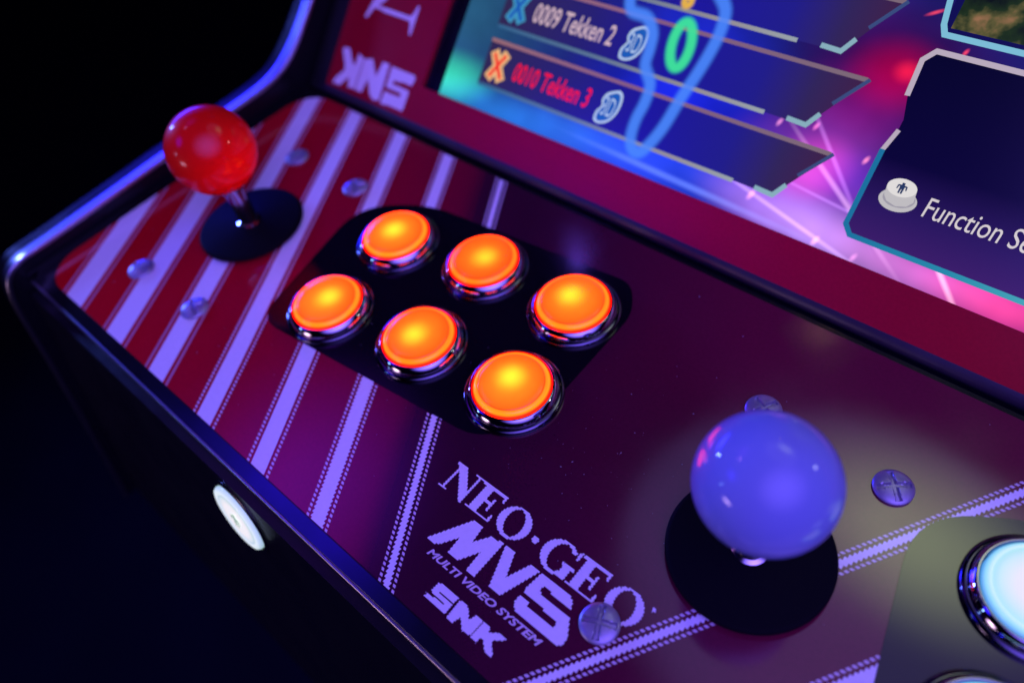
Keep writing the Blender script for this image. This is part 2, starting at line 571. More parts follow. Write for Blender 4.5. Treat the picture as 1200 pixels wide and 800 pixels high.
def round_corners(vs, rs, k=8):
    out, n = [], len(vs)
    for i in range(n):
        p, a, c = Vector(vs[i]), Vector(vs[i - 1]), Vector(vs[(i + 1) % n])
        r = rs[i]
        u, w = p + (a - p).normalized() * r, p + (c - p).normalized() * r
        for j in range(k + 1):
            t = j / k
            q = u * (1 - t) ** 2 + p * 2 * t * (1 - t) + w * t * t
            out.append((q.x, q.y))
    return out
PLATE = round_corners([(46.5, -31.5), (154, -20.0), (166, -4.0), (165, 52.0), (156, 64.0), (58, 53.5), (31.0, 36.0)], [11, 8, 9, 6, 6, 12, 16])
plate = part('button_plate', sheet('button_plate', PLATE, 0.28, M['plate_ink']), panel, None, 'black printed field behind the orange buttons')
PLATE2 = [(x + 241.0, y + 0.6) for x, y in PLATE]
part('button_plate', sheet('button_plate', PLATE2, 0.28, M['plate_ink']), panel, None, 'black printed field behind the white buttons')

# ---- lettering on the panel
def ell(cx, cy, a, b, k=40, sh=0.0):
    return [(cx + a * math.cos(2 * math.pi * i / k) + sh * b * math.sin(2 * math.pi * i / k), cy + b * math.sin(2 * math.pi * i / k)) for i in range(k)]

def letter_N(o):
    return [[[(x + o, y) for x, y in p]] for p in (
        [(157.1, -31.0), (157.9, -31.0), (157.7, -39.2), (156.9, -39.2)], [(155.6, -39.75), (155.6, -39.0), (159.0, -39.0), (159.0, -39.75)],
        [(155.4, -29.5), (159.3, -29.5), (165.2, -36.2), (165.7, -39.9), (164.6, -39.9), (157.3, -31.4), (155.4, -30.1)],
        [(164.85, -29.9), (165.65, -29.9), (165.65, -39.8), (164.95, -39.8)], [(163.2, -29.5), (167.2, -29.5), (167.2, -30.25), (163.2, -30.25)])]

def letter_E(o):
    return [[[(x + o, y) for x, y in p]] for p in (
        [(168.5, -29.6), (171.5, -29.6), (171.5, -39.6), (168.5, -39.6)], [(167.2, -29.5), (176.8, -29.5), (176.8, -30.4), (167.2, -30.4)],
        [(175.9, -29.6), (176.9, -29.6), (176.9, -32.2), (176.2, -32.2)], [(167.3, -38.9), (176.9, -38.9), (176.9, -39.8), (167.3, -39.8)],
        [(176.2, -37.4), (176.9, -37.2), (177.1, -39.7), (176.0, -39.7)], [(173.6, -32.4), (174.4, -32.4), (174.4, -36.9), (173.6, -36.9)],
        [(171.4, -34.1), (174.0, -34.1), (174.0, -35.1), (171.4, -35.1)])]

def letter_O(cx):
    return [[ell(cx, -34.8, 5.6, 5.3), ell(cx, -34.8, 3.1, 4.55, sh=-0.12)]]

def letter_G(cx):
    outer = [(cx + 5.7 * math.cos(math.radians(a)), -34.8 + 5.3 * math.sin(math.radians(a))) for a in range(42, 322, 7)]
    inner = [(cx + 0.2 + 3.2 * math.cos(math.radians(a)), -34.8 + 4.5 * math.sin(math.radians(a))) for a in range(318, 44, -7)]
    return [[outer + inner], [[(cx + 1.9, -35.3), (cx + 6.2, -35.3), (cx + 6.2, -36.0), (cx + 5.2, -36.0), (cx + 5.2, -39.6), (cx + 2.6, -39.6), (cx + 2.6, -36.0), (cx + 1.9, -36.0)]],
            [[(cx + 4.2, -30.6), (cx + 5.0, -29.5), (cx + 5.4, -29.5), (cx + 5.2, -32.6), (cx + 4.6, -32.6)]]]

ROW = 0.62
word = letter_N(0) + letter_E(0) + letter_O(183.7) + [[ell(192.2, -35.0, 1.15, 1.15, 12)]] + letter_G(201.0) + letter_E(39.6) + letter_O(224.0) + [[ell(231.0, -30.7, 0.6, 0.7, 8)]]
part('lettering', scanline_print('lettering', word, 0.5, 0.2, M['white_ink']), panel, None, 'serif logo lettering printed white')
mvs = [[[(165.52, -54.49), (173.36, -41.53), (176.99, -41.59), (177.65, -47.08), (181.28, -41.96), (185.51, -41.87), (185.32, -54.36), (182.01, -54.51), (181.73, -47.93), (178.1, -53.86), (173.93, -54.17), (173.62, -48.48), (169.7, -54.27)]],
       [[(186.36, -41.86), (189.94, -41.6), (192.8, -48.93), (195.94, -41.85), (199.45, -41.72), (194.82, -54.21), (190.75, -54.28)]],
       [[(200.12, -41.8), (211.89, -41.92), (213.34, -44.94), (203.11, -44.2), (202.8, -46.2), (214.38, -46.72), (217.21, -51.22), (217.31, -53.65), (215.88, -54.62), (200.78, -54.31), (199.29, -52.82), (199.31, -50.3), (202.69, -50.52), (203.03, -51.39), (212.63, -51.79), (212.26, -49.7), (199.89, -48.87), (199.31, -47.96)]]]
part('lettering', scanline_print('lettering', mvs, ROW, 0.2, M['white_ink']), panel, None, 'bold slanted logo lettering printed white')
snk = [[[(178.31, -62.05), (186.15, -61.82), (185.89, -63.78), (180.55, -63.87), (180.51, -64.49), (185.95, -64.5), (186.03, -67.89), (177.94, -67.89), (177.5, -67.45), (177.92, -66.33), (184.0, -66.04), (184.04, -65.42), (178.57, -65.43), (178.13, -64.98)]],
       [[(186.82, -62.07), (188.89, -61.79), (190.53, -62.42), (192.58, -64.59), (193.45, -62.2), (195.99, -62.18), (195.79, -67.43), (193.06, -67.95), (190.28, -65.47), (189.39, -68.06), (187.04, -68.04)]],
       [[(196.34, -62.13), (198.62, -62.03), (199.32, -63.69), (201.65, -61.84), (204.41, -61.83), (204.0, -62.7), (201.59, -64.44), (202.13, -65.46), (204.24, -67.36), (204.06, -68.03), (201.96, -68.12), (199.51, -66.11), (198.46, -65.85), (198.37, -67.93), (196.07, -67.47)]]]
part('lettering', scanline_print('lettering', snk, 0.42, 0.2, M['white_ink']), panel, None, 'small bold maker lettering at the front edge')
part('lettering', text_mesh('lettering', 'MULTI VIDEO SYSTEM', (168.9, -58.2, 212.6, -55.9), 0.2, M['white_ink_dots'], 0.25, 0.03), panel, None, 'tiny caption under the slanted logo')

# ---- screws
def screw_mesh():
    R, n, ns = 5.7, 22, 56
    prof = [0.0] + [R * (i / n) for i in range(1, n + 1)]
    v, f = [(0, 0, 1.15)], []
    for i in range(1, n + 1):
        r = prof[i]
        for j in range(ns):
            a = 2 * math.pi * j / ns
            x, y = r * math.cos(a), r * math.sin(a)
            z = 0.5 + 1.75 * math.sqrt(max(0.0, 1 - (r / (R * 1.02)) ** 2))
            d = min(abs(x), abs(y))
            if max(abs(x), abs(y)) < 4.7:
                z -= 1.0 * max(0.0, min(1.0, (0.78 - d) / 0.3))
            v.append((x, y, z))
    v[0] = (0, 0, 1.2)
    for j in range(ns):
        f.append((0, 1 + j, 1 + (j + 1) % ns))
    for i in range(n - 1):
        for j in range(ns):
            a, b = 1 + i * ns + j, 1 + i * ns + (j + 1) % ns
            f.append((a, a + ns, b + ns, b))
    base = len(v)
    for j in range(ns):
        a = 2 * math.pi * j / ns
        v.append((R * math.cos(a), R * math.sin(a), 0.2))
    for j in range(ns):
        a, b = 1 + (n - 1) * ns + j, 1 + (n - 1) * ns + (j + 1) % ns
        f.append((a, base + j, base + (j + 1) % ns, b))
    return make_mesh('screw', v, f, M['steel'], True, 38)

SC = screw_mesh()
for x, y, r in ((-22, 42.6, 20), (20.6, 43, 50), (-21.9, -45, 5), (19.2, -44, 70), (222, 42.3, 64), (264.2, 40.2, 40), (221.7, -42.8, 24), (264.2, -43.5, 10)):
    part('screw', SC, panel, at(x, y, 0.1, Matrix.Rotation(math.radians(r), 4, 'Z')))

# ---- joysticks
ball_prof = [(0, 17.5)] + [(17.5 * math.sin(math.pi * i / 40), 17.5 * math.cos(math.pi * i / 40)) for i in range(1, 37)] + [(4.6, -16.9), (4.6, -14)]
washer_prof = [(4.2, 4.3), (6.5, 4.3), (8.0, 3.9), (21.6, 3.6), (22.6, 3.3), (23.1, 2.7), (23.1, 2.2), (22.4, 1.8), (4.2, 1.8)]
shaft_prof = [(0, 30.5), (4.4, 30.5), (4.4, 24.5), (5.6, 24.2), (5.6, 23.0), (4.1, 22.4), (4.0, 5.2), (5.2, 4.6), (5.2, 0.3)]
ME_W = lathe('dust_washer', [(r, z) for r, z in reversed(washer_prof)], M['washer'], 96)
ME_S = lathe('joystick', [(r, z) for r, z in reversed(shaft_prof)], principled('shaft_steel', (0.45, 0.45, 0.48), 0.14, metal=1.0, rough_var=0.04), 40)
for x, y, m, nm in ((0, 0, 'red_ball', 'joystick with glossy red ball top'), (242.5, -1.5, 'blue_ball', 'joystick with pale blue-violet ball top')):
    j = part('joystick', ME_S, None, at(x, y, 0), nm)
    part('dust_washer', ME_W, j, at(x, y, 0))
    part('ball_top', lathe('ball_top', list(reversed(ball_prof)), M[m], 96), j, at(x, y, 41.6))

# ---- push buttons
ring_prof = [(13.65, 1.0), (13.65, 4.9), (13.8, 5.25), (14.2, 5.35), (14.6, 5.2), (15.75, 3.0), (15.9, 2.6), (15.9, 1.0)]
ME_F = lathe('base_flange', [(17.4, 0.25), (17.4, 1.3), (17.2, 1.75), (16.7, 2.1), (16.1, 2.3), (15.8, 2.3)], principled('dark_chrome', (0.10, 0.10, 0.13), 0.12, metal=1.0), 96, 50)
cap_prof = [(0, 7.2), (5, 7.18), (9.5, 7.1), (11.1, 6.95), (11.4, 6.7), (11.7, 6.85), (12.1, 6.85), (12.6, 6.4), (13.1, 5.6), (13.35, 4.8), (13.4, 2.0)]
ME_R = lathe('push_button', list(reversed(ring_prof)), M['chrome'], 96, 50)
ME_CW = lathe('plunger', list(reversed(cap_prof)), M['white_cap'], 96, 60)
BTN = [(68.2, -11.6), (110.6, -2.8), (152.4, 0.9), (64.0, 29.3), (104.6, 38.7), (146.8, 40.9)]
rows = ['front row, nearest the red joystick', 'front row, middle', 'front row, farthest from the red joystick',
        'back row, nearest the red joystick', 'back row, middle', 'back row, farthest from the red joystick']
for (x, y), w, cm in zip(BTN, rows, CAPS):
    b = part('push_button', ME_R, None, at(x, y, 0), 'orange lit button in a chrome ring, ' + w)
    part('base_flange', ME_F, b, at(x, y, 0))
    part('plunger', lathe('plunger', list(reversed(cap_prof)), cm, 96, 60), b, at(x, y, 0))
for k in (0, 3, 1, 4):
    x, y = BTN[k]
    b = part('push_button', ME_R, None, at(x + 240.6, y + 1.6, 0), 'white lit button in a chrome ring, ' + rows[k].replace('red', 'blue'))
    part('base_flange', ME_F, b, at(x + 240.6, y + 1.6, 0))
    part('plunger', ME_CW, b, at(x + 240.6, y + 1.6, 0))

# ------------------------------------------------------------------ front apron and its lit button
T = math.radians(12)
dn = Vector((0, -math.sin(T), -math.cos(T)))
out = Vector((0, -math.cos(T), math.sin(T)))
top = Vector((0, -82.6, -7.7))
bot = top + dn * 145
ap = [(top.y, top.z), (bot.y, bot.z), (bot.y + 14, bot.z), (top.y + 14, top.z)]
apron = part('front_apron', extrude_x('front_apron', ap, PX0, PX1, M['black']))
BF = Matrix((( 1, 0, 0, 0), (0, -math.sin(T) * -1, -math.cos(T), 0), (0, math.cos(T), math.sin(T), 0), (0, 0, 0, 1)))
def apron_at(x, d, h):
    p = top + dn * d + out * h
    return Matrix.Translation(Vector((x, p.y, p.z)) * S) @ BF
dd = (Vector((0, -88.2, -23.8)) - top).dot(dn) + 1.0
hh = (Vector((0, -88.2, -23.8)) - top).dot(out)
fring = lathe('front_button', [(16.0, 0.05), (16.0, 0.5), (15.6, 0.8), (14.8, 0.9), (14.3, 0.7), (14.1, 0.2)], M['black_gloss'], 72)
fb = part('front_button', fring, apron, apron_at(92.4, dd, 0), 'white lit round button on the black front face')
fcap = lathe('plunger', [(13.8, 0.3), (13.8, hh - 1.0), (13.3, hh - 0.2), (12.4, hh + 0.1), (11.4, hh - 0.1), (6, hh), (0, hh)], M['white_cap_front'], 72, 60)
part('plunger', fcap, apron, apron_at(92.4, dd, 0))
ic = [(-1.1, 4.6), (1.1, 4.6), (1.1, 2.6), (3.6, 2.2), (3.9, -1.6), (3.0, -1.6), (2.6, 1.0), (1.8, 1.0), (1.6, -5.2), (0.35, -5.2), (0.2, -1.4), (-0.2, -1.4), (-0.35, -5.2), (-1.6, -5.2), (-1.8, 1.0), (-2.6, 1.0), (-3.0, -1.6), (-3.9, -1.6), (-3.6, 2.2), (-1.1, 2.6)]
ICON_WIN = ic
part('icon_print', sheet('icon_print', [(x * 0.75, y * 0.75) for x, y in ic], hh + 0.25, M['icon_grey']), apron, apron_at(92.4, dd, 0))

# ------------------------------------------------------------------ side panels with rounded edge molding
edge = smooth_open([(-119, -148), (-107, -92), (-97.5, -46), (-94.2, -28), (-91.5, -13.8), (-88.2, -2.5), (-83.5, 4.6), (-76, 7.4), (-60.9, 7.9),
                    (-30, 9.0), (0.3, 10.2), (30, 11.2), (52, 11.9), (62, 12.5), (71, 14.0), (79, 17.2), (87, 22.3), (95, 28.6), (105.3, 37.6), (125, 55.8), (160, 90), (230, 160), (300, 230)], 8)
def side(x_in, sgn, nm):
    W = 14.5
    x_out = x_in - sgn * W
    body = [(y, z - 0.6) for y, z in edge] + [(330, 230), (330, -148)]
    n = len(edge)
    # body inset a little from the molding
    nb = []
    for i, (y, z) in enumerate(edge):
        a = edge[max(i - 1, 0)]; b = edge[min(i + 1, n - 1)]
        t = Vector((b[0] - a[0], b[1] - a[1])).normalized()
        nb.append((t.y, -t.x))                       # inward normal
    inset = [(y + nx * 1.0, z + nz * 1.0) for (y, z), (nx, nz) in zip(edge, nb)]
    o = part('side_panel', extrude_x('side_panel', inset + [(330, 230), (330, -148)], min(x_in, x_out) + 0.3, max(x_in, x_out) - 0.3, M['black']), None, None, nm)
    def sweep(name, sec, mat):
        v, f = [], []
        m = len(sec)
        for (y, z), (nx, nz) in zip(edge, nb):
            for u, h in sec:
                v.append((x_in - sgn * u, y - nx * h, z - nz * h))
        for i in range(n - 1):
            for j in range(m - 1):
                q = (i * m + j, i * m + j + 1, (i + 1) * m + j + 1, (i + 1) * m + j)
                f.append(q if sgn < 0 else tuple(reversed(q)))
        return make_mesh(name, v, f, mat, True, 50)
    half = [(1.0, -1.0), (1.2, 0.35), (2.6, 0.16), (4.4, -0.14), (6.4, -0.55), (8.4, -1.15), (10.2, -2.0), (11.8, -3.2), (13.0, -4.7), (13.9, -6.6), (14.4, -8.8), (14.5, -12)]
    part('edge_molding', sweep('edge_molding', half, M['edge']), o)
    bead = [(-0.25, -1.2)] + [(0.5 - 0.7 * math.cos(math.pi * i / 8), -0.3 + 0.95 * math.sin(math.pi * i / 8)) for i in range(9)] + [(1.3, -1.2)]
    part('silver_bead', sweep('silver_bead', bead, M['bead']), o)
    return o
side(-66.8, 1, 'black side panel beside the red joystick, silver beaded edge')
side(446.8, -1, 'black side panel on the far right end of the cabinet')
# inner ledge line between side and panel
part('corner_bead', extrude_x('corner_bead', [(-78.2, 0.05), (84, 0.05), (84, 0.9), (83.5, 1.3), (-77.6, 1.3), (-78.2, 0.9)], -66.45, -65.0, M['black_gloss']), panel)

# ------------------------------------------------------------------ screen bezel (45 degree slope)
A45 = math.radians(45)
BZ = Matrix.Translation(Vector((0, 85.5, 1.0)) * S) @ Matrix.Rotation(A45, 4, 'X')
X0, X1, S1 = -64.6, 444.6, 262.0
HX0, HX1, HS0, HS1 = 10.5, 369.5, 20.8, 232.0
v = [(X0, 4.2, 0), (X1, 4.2, 0), (X1, S1, 0), (X0, S1, 0), (HX0, HS0, 0), (HX1, HS0, 0), (HX1, HS1, 0), (HX0, HS1, 0),
     (HX0, HS0, -3), (HX1, HS0, -3), (HX1, HS1, -3), (HX0, HS1, -3)]
f = [(0, 1, 5, 4), (1, 2, 6, 5), (2, 3, 7, 6), (3, 0, 4, 7), (4, 5, 9, 8), (5, 6, 10, 9), (6, 7, 11, 10), (7, 4, 8, 11)]
bezel = part('screen_bezel', make_mesh('screen_bezel', v, f, M['bezel_art']), None, BZ, 'dark red sloping bezel round the screen')
lip = [(-0.6, -7.0), (-0.6, -3.4), (-0.2, -1.9), (0.6, -0.8), (1.8, -0.2), (3.0, 0.03), (4.3, 0.05), (4.3, -1.5), (3, -7)]
part('bezel_lip', extrude_x('bezel_lip', lip, X0, X1, principled('lip_plastic', (0.02, 0.012, 0.03), 0.38, rough_var=0.05), True, 60), bezel, BZ)
part('bezel_end_shade', make_mesh('bezel_end_shade', [(X0, 0, 0.06), (-53.5, 0, 0.06), (-53.5, S1, 0.06), (X0, S1, 0.06)], [(0, 1, 2, 3)], M['black_matte']), bezel, BZ)  # black end past the artwork, painted in for the side panel's shade
def flip(x, y):
    return (5.5 - 54.0 * (x - 177.5) / 26.9, 24.6 - 18.4 * (y + 68.1) / 6.3)
g = [[[flip(*p) for p in poly] for poly in grp] for grp in snk]
part('lettering', scanline_print('lettering', g, 0.5, 0.1, M['white_ink']), bezel, BZ, 'maker lettering printed upside down at the bezel corner')
nl = [[[(-36, 48.5), (-9, 48.3), (-9, 46.5), (-36, 46.7)]], [[(-6.2, 54.0), (-7.4, 54.0), (-9.0, 49.6), (-10.5, 48.4), (-10.5, 46.6), (-9.0, 45.2), (-7.6, 40.4), (-6.4, 40.4)]],
      [[(-40.2, 41.6), (-38.6, 41.2), (-35.5, 46.5), (-30.0, 51.0), (-9.0, 74.5), (-9.0, 78.0), (-13, 78), (-37.5, 50.5)]]]
part('lettering', scanline_print('lettering', nl, 0.5, 0.1, M['white_ink']), bezel, BZ, 'serif letter printed sideways on the bezel')

# ------------------------------------------------------------------ screen
SCR = BZ @ Matrix.Translation(Vector((0, 0, -2.0)) * S)
def screen_material():
    m, nt, b = new_mat('screen_picture')
    tc = N(nt, 'ShaderNodeTexCoord')
    cur = None
    base = N(nt, 'ShaderNodeRGB')
    base.outputs[0].default_value = (0.010, 0.012, 0.17, 1)
    cur = base.outputs[0]
    def blob(cx, cy, rx, ry, rot, col, blend='ADD'):
        nonlocal cur
        mp = N(nt, 'ShaderNodeMapping', vector_type='TEXTURE')
        mp.inputs['Location'].default_value = (cx * S, cy * S, 0)
        mp.inputs['Rotation'].default_value = (0, 0, math.radians(rot))
        mp.inputs['Scale'].default_value = (rx * S, ry * S, 1)
        nt.links.new(tc.outputs['Object'], mp.inputs['Vector'])
        ln = N(nt, 'ShaderNodeVectorMath', operation='LENGTH')
        nt.links.new(mp.outputs[0], ln.inputs[0])
        mr = N(nt, 'ShaderNodeMapRange', interpolation_type='SMOOTHSTEP')
        mr.inputs['To Min'].default_value = 1.0
        mr.inputs['To Max'].default_value = 0.0
        nt.links.new(ln.outputs['Value'], mr.inputs['Value'])
        mx = N(nt, 'ShaderNodeMix', data_type='RGBA', blend_type=blend)
        nt.links.new(mr.outputs['Result'], mx.inputs['Factor'])
        nt.links.new(cur, mx.inputs['A'])
        mx.inputs['B'].default_value = (*col, 1)
        cur = mx.outputs['Result']
    blob(22, 60, 70, 55, 0, (0.012, 0.10, 0.06))
    blob(20, 30, 38, 14, 6, (0.03, 0.62, 0.28))
    blob(18, 24, 30, 10, 0, (0.02, 0.25, 0.20))
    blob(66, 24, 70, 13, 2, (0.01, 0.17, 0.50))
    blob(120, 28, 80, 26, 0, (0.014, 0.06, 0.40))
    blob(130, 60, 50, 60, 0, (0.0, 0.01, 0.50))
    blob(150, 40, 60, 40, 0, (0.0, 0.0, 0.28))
    blob(190, 36, 40, 34, 0, (0.32, 0.05, 0.42))
    blob(192, 45, 18, 14, 20, (0.62, 0.04, 0.26))
    blob(204, 82, 46, 30, 0, (0.035, 0.0, 0.045), 'MIX')
    blob(196, 64, 34, 22, 0, (0.16, 0.0, 0.08))
    blob(204, 80, 20, 15, 0, (0.34, 0.0, 0.02))
    blob(207, 82, 6, 5, 0, (0.55, 0.01, 0.01))
    blob(186, 92, 26, 22, 0, (0.02, 0.0, 0.03))
    blob(206, 46, 20, 12, 0, (0.02, 0.0, 0.22))
    blob(205, 26, 60, 14, -4, (0.28, 0.22, 0.50))
    blob(240, 26, 50, 12, 0, (0.60, 0.07, 0.34))
    blob(266, 25, 34, 12, 0, (0.62, 0.02, 0.02))
    blob(300, 60, 70, 50, 0, (0.25, 0.02, 0.20))
    blob(300, 130, 80, 60, 0, (0.10, 0.02, 0.25))
    # light streaks in the picture
    blob(205, 40, 46, 1.5, -33, (0.45, 0.25, 0.40))
    blob(198, 50, 40, 1.3, -44, (0.30, 0.12, 0.40))
    blob(190, 27, 60, 1.3, -13, (0.35, 0.22, 0.45))
    blob(206, 36, 50, 1.0, -6, (0.20, 0.10, 0.30))
    blob(150, 24, 70, 2.0, -2, (0.10, 0.16, 0.40))
    blob(245, 27, 26, 1.4, -44, (0.60, 0.45, 0.45))
    for x, y, r, c in ((175.5, 55.7, 1.6, (0.9, 0.3, 0.5)), (188, 58, 1.5, (0.9, 0.2, 0.5)), (208, 52.7, 1.5, (0.9, 0.25, 0.3)), (177.2, 29.3, 2.0, (0.8, 0.3, 0.5)),
                       (220.3, 91.7, 1.2, (0.9, 0.05, 0.05)), (204.8, 22.8, 1.8, (0.7, 0.3, 0.4)), (218.6, 22.4, 1.6, (0.6, 0.2, 0.4)), (160, 50, 1.4, (0.5, 0.2, 0.4))):
        blob(x, y, r * 0.8, r * 1.5, -20, c)
    blob(206.7, 100.9, 4, 0.9, 30, (0.95, 0.06, 0.03))
    t = N(nt, 'ShaderNodeTexNoise')
    t.inputs['Scale'].default_value = 26.0
    t.inputs['Detail'].default_value = 3
    nt.links.new(tc.outputs['Object'], t.inputs['Vector'])
    r = N(nt, 'ShaderNodeMapRange')
    r.inputs['From Min'].default_value = 0.3
    r.inputs['From Max'].default_value = 0.7
    r.inputs['To Min'].default_value = 0.72
    r.inputs['To Max'].default_value = 1.2
    nt.links.new(t.outputs['Fac'], r.inputs['Value'])
    mx = N(nt, 'ShaderNodeMix', data_type='RGBA', blend_type='MULTIPLY')
    mx.inputs['Factor'].default_value = 1.0
    nt.links.new(cur, mx.inputs['A'])
    nt.links.new(r.outputs['Result'], mx.inputs['B'])
    nt.links.new(mx.outputs['Result'], b.inputs['Emission Color'])
    b.inputs['Emission Strength'].default_value = 1.0
    b.inputs['Base Color'].default_value = (0.003, 0.003, 0.004, 1)
    b.inputs['Roughness'].default_value = 0.16
    return m

screen = part('screen', make_mesh('screen', [(HX0 - 2, HS0 - 2, 0), (HX1 + 2, HS0 - 2, 0), (HX1 + 2, HS1 + 2, 0), (HX0 - 2, HS1 + 2, 0)], [(0, 1, 2, 3)], M['black_gloss']),
              None, SCR, 'lit menu screen in blue and magenta')
def sub(name, me, label=None):
    return part(name, me, screen, SCR, label)
sub('screen_picture', make_mesh('screen_picture', [(20.5, HS0 - 1, 0.1), (359.5, HS0 - 1, 0.1), (359.5, 228, 0.1), (20.5, 228, 0.1)], [(0, 1, 2, 3)], screen_material()))

def grad_emit(name, stops, x0, x1, axis='X'):
    m, nt, b = new_mat(name)
    tc = N(nt, 'ShaderNodeTexCoord')
    sp = N(nt, 'ShaderNodeSeparateXYZ')
    nt.links.new(tc.outputs['Object'], sp.inputs[0])
    mr = N(nt, 'ShaderNodeMapRange')
    mr.inputs['From Min'].default_value = x0 * S
    mr.inputs['From Max'].default_value = x1 * S
    nt.links.new(sp.outputs[axis], mr.inputs['Value'])
    c = ramp_nodes(nt, mr.outputs['Result'], stops)
    nt.links.new(c, b.inputs['Emission Color'])
    b.inputs['Emission Strength'].default_value = 1.0
    b.inputs['Base Color'].default_value = (0.003, 0.003, 0.004, 1)
    b.inputs['Roughness'].default_value = 0.16
    return m

M['bar'] = grad_emit('menu_bar_fill', [(0, (0.030, 0.020, 0.075)), (0.28, (0.018, 0.014, 0.16)), (0.55, (0.010, 0.008, 0.33)), (0.78, (0.014, 0.012, 0.25)), (0.9, (0.030, 0.018, 0.10)), (1, (0.05, 0.015, 0.06))], 40, 197)
M['line_top'] = grad_emit('menu_line_pink', [(0, (0.34, 0.15, 0.17)), (0.5, (0.22, 0.10, 0.22)), (1, (0.20, 0.14, 0.18))], 40, 197)
M['line_bot'] = grad_emit('menu_line_pale', [(0, (0.03, 0.12, 0.26)), (0.35, (0.10, 0.17, 0.28)), (0.7, (0.30, 0.27, 0.30)), (1, (0.32, 0.42, 0.46))], 40, 186)
M['line_dark'] = emit('menu_line_dark', (0.04, 0.07, 0.20))
M['cyan_line'] = emit('menu_line_cyan', (0.24, 0.42, 0.50))
def band(pts, w, z):
    """Flat polyline of width w with mitred joints."""
    v, f = [], []
    n = len(pts)
    P = [Vector(p) for p in pts]
    for i in range(n):
        d0 = (P[i] - P[i - 1]).normalized() if i else (P[1] - P[0]).normalized()
        d1 = (P[i + 1] - P[i]).normalized() if i < n - 1 else d0
        t = (d0 + d1).normalized()
        nr = Vector((-t.y, t.x))
        k = w / 2 / max(0.4, nr.dot(Vector((-d0.y, d0.x))))
        v += [(P[i].x + nr.x * k, P[i].y + nr.y * k, z), (P[i].x - nr.x * k, P[i].y - nr.y * k, z)]
    for i in range(n - 1):
        f.append((2 * i, 2 * i + 1, 2 * i + 3, 2 * i + 2))
    return v, f
def band_obj(name, pts, w, z, mat):
    return sub(name, make_mesh(name, *band(pts, w, z), mat))

M['txt_white'] = emit('menu_text_pale', (0.62, 0.44, 0.52))
M['txt_red'] = emit('menu_text_red', (0.9, 0.006, 0.03))
M['txt_blue'] = emit('badge_blue', (0.01, 0.10, 0.45))
M['badge_rim'] = emit('badge_rim', (0.42, 0.55, 0.80))
M['x_cream'] = emit('cross_cream', (0.85, 0.48, 0.20))
M['x_red'] = emit('cross_red', (0.9, 0.03, 0.01))
M['x_cyan'] = emit('cross_cyan', (0.05, 0.30, 0.52))
for k, s0 in enumerate((31.6, 57.1, 82.6)):
    ht = 19.3
    sub('menu_bar', sheet('menu_bar', [(40.2, s0), (184.2, s0), (197.4, s0 + ht), (40.2, s0 + ht)], 0.2, M['bar']))
    band_obj('menu_line', [(40.2, s0 + ht), (196.8, s0 + ht)], 1.5, 0.3, M['line_top'])
    band_obj('menu_line', [(197.6, s0 + ht + 0.3), (189.6, s0 + 9.2)], 1.3, 0.34, M['line_dark'])
    band_obj('menu_line', [(40.6, s0), (168.8, s0)], 1.5, 0.3, M['line_bot'])
    band_obj('menu_line', [(177.2, s0 + 0.5), (184.4, s0 + 0.2), (187.4, s0 + 5.0)], 1.7, 0.36, M['cyan_line'])
# second and third lines of writing
sub('menu_text', text_mesh('menu_text', '0010 Tekken 3', (57.8, 37.2, 98.8, 45.2), 0.4, M['txt_red'], 0.12, 0.012), 'red menu entry')
sub('menu_text', text_mesh('menu_text', '0009 Tekken 2', (57.4, 62.4, 98.6, 70.6), 0.4, M['txt_white'], 0.12, 0.012), 'pale menu entry')
for s0, a, b_ in ((31.6, 'x_cream', 'x_red'), (57.1, 'x_cyan', 'txt_blue')):
    for w_, zc, key in ((4.6, 0.40, a), (1.7, 0.50, b_)):
        e_ = 0.0 if key == a else 0.9
        band_obj('menu_cross', [(44.6 + e_ * 0.5, s0 + 3.2 + e_), (51.4 - e_ * 0.5, s0 + 15.6 - e_)], w_, zc, M[key])
        band_obj('menu_cross', [(52.2 - e_ * 0.5, s0 + 3.6 + e_), (44.0 + e_ * 0.5, s0 + 15.2 - e_)], w_, zc + 0.03, M[key])
    bx = (105.0, s0 + 3.4, 112.2, s0 + 14.6)
    sub('menu_badge', sheet('menu_badge', smooth_loop([(104.0, s0 + 2.6), (107.2, s0 + 2.0), (111, s0 + 4.0), (113.4, s0 + 8.5), (113.3, s0 + 14), (111.2, s0 + 16.3), (108.4, s0 + 15.6), (105.4, s0 + 13.8), (104.4, s0 + 11.0), (105.2, s0 + 8.8), (103.6, s0 + 6.0)], 4), 0.4, M['badge_rim']))
    sub('menu_badge', sheet('menu_badge', smooth_loop([(105.0, s0 + 3.4), (107.2, s0 + 3.0), (110.4, s0 + 4.8), (112.4, s0 + 8.7), (112.3, s0 + 13.4), (110.8, s0 + 15.1), (108.7, s0 + 14.6), (106.4, s0 + 13.0), (105.5, s0 + 11.0), (106.2, s0 + 8.8), (104.8, s0 + 6.0)], 4), 0.46, M['txt_blue']))
    sub('menu_badge', text_mesh('menu_badge', '3D', (105.9, s0 + 5.4, 111.4, s0 + 12.8), 0.54, M['badge_rim'], 0.1, 0.0))

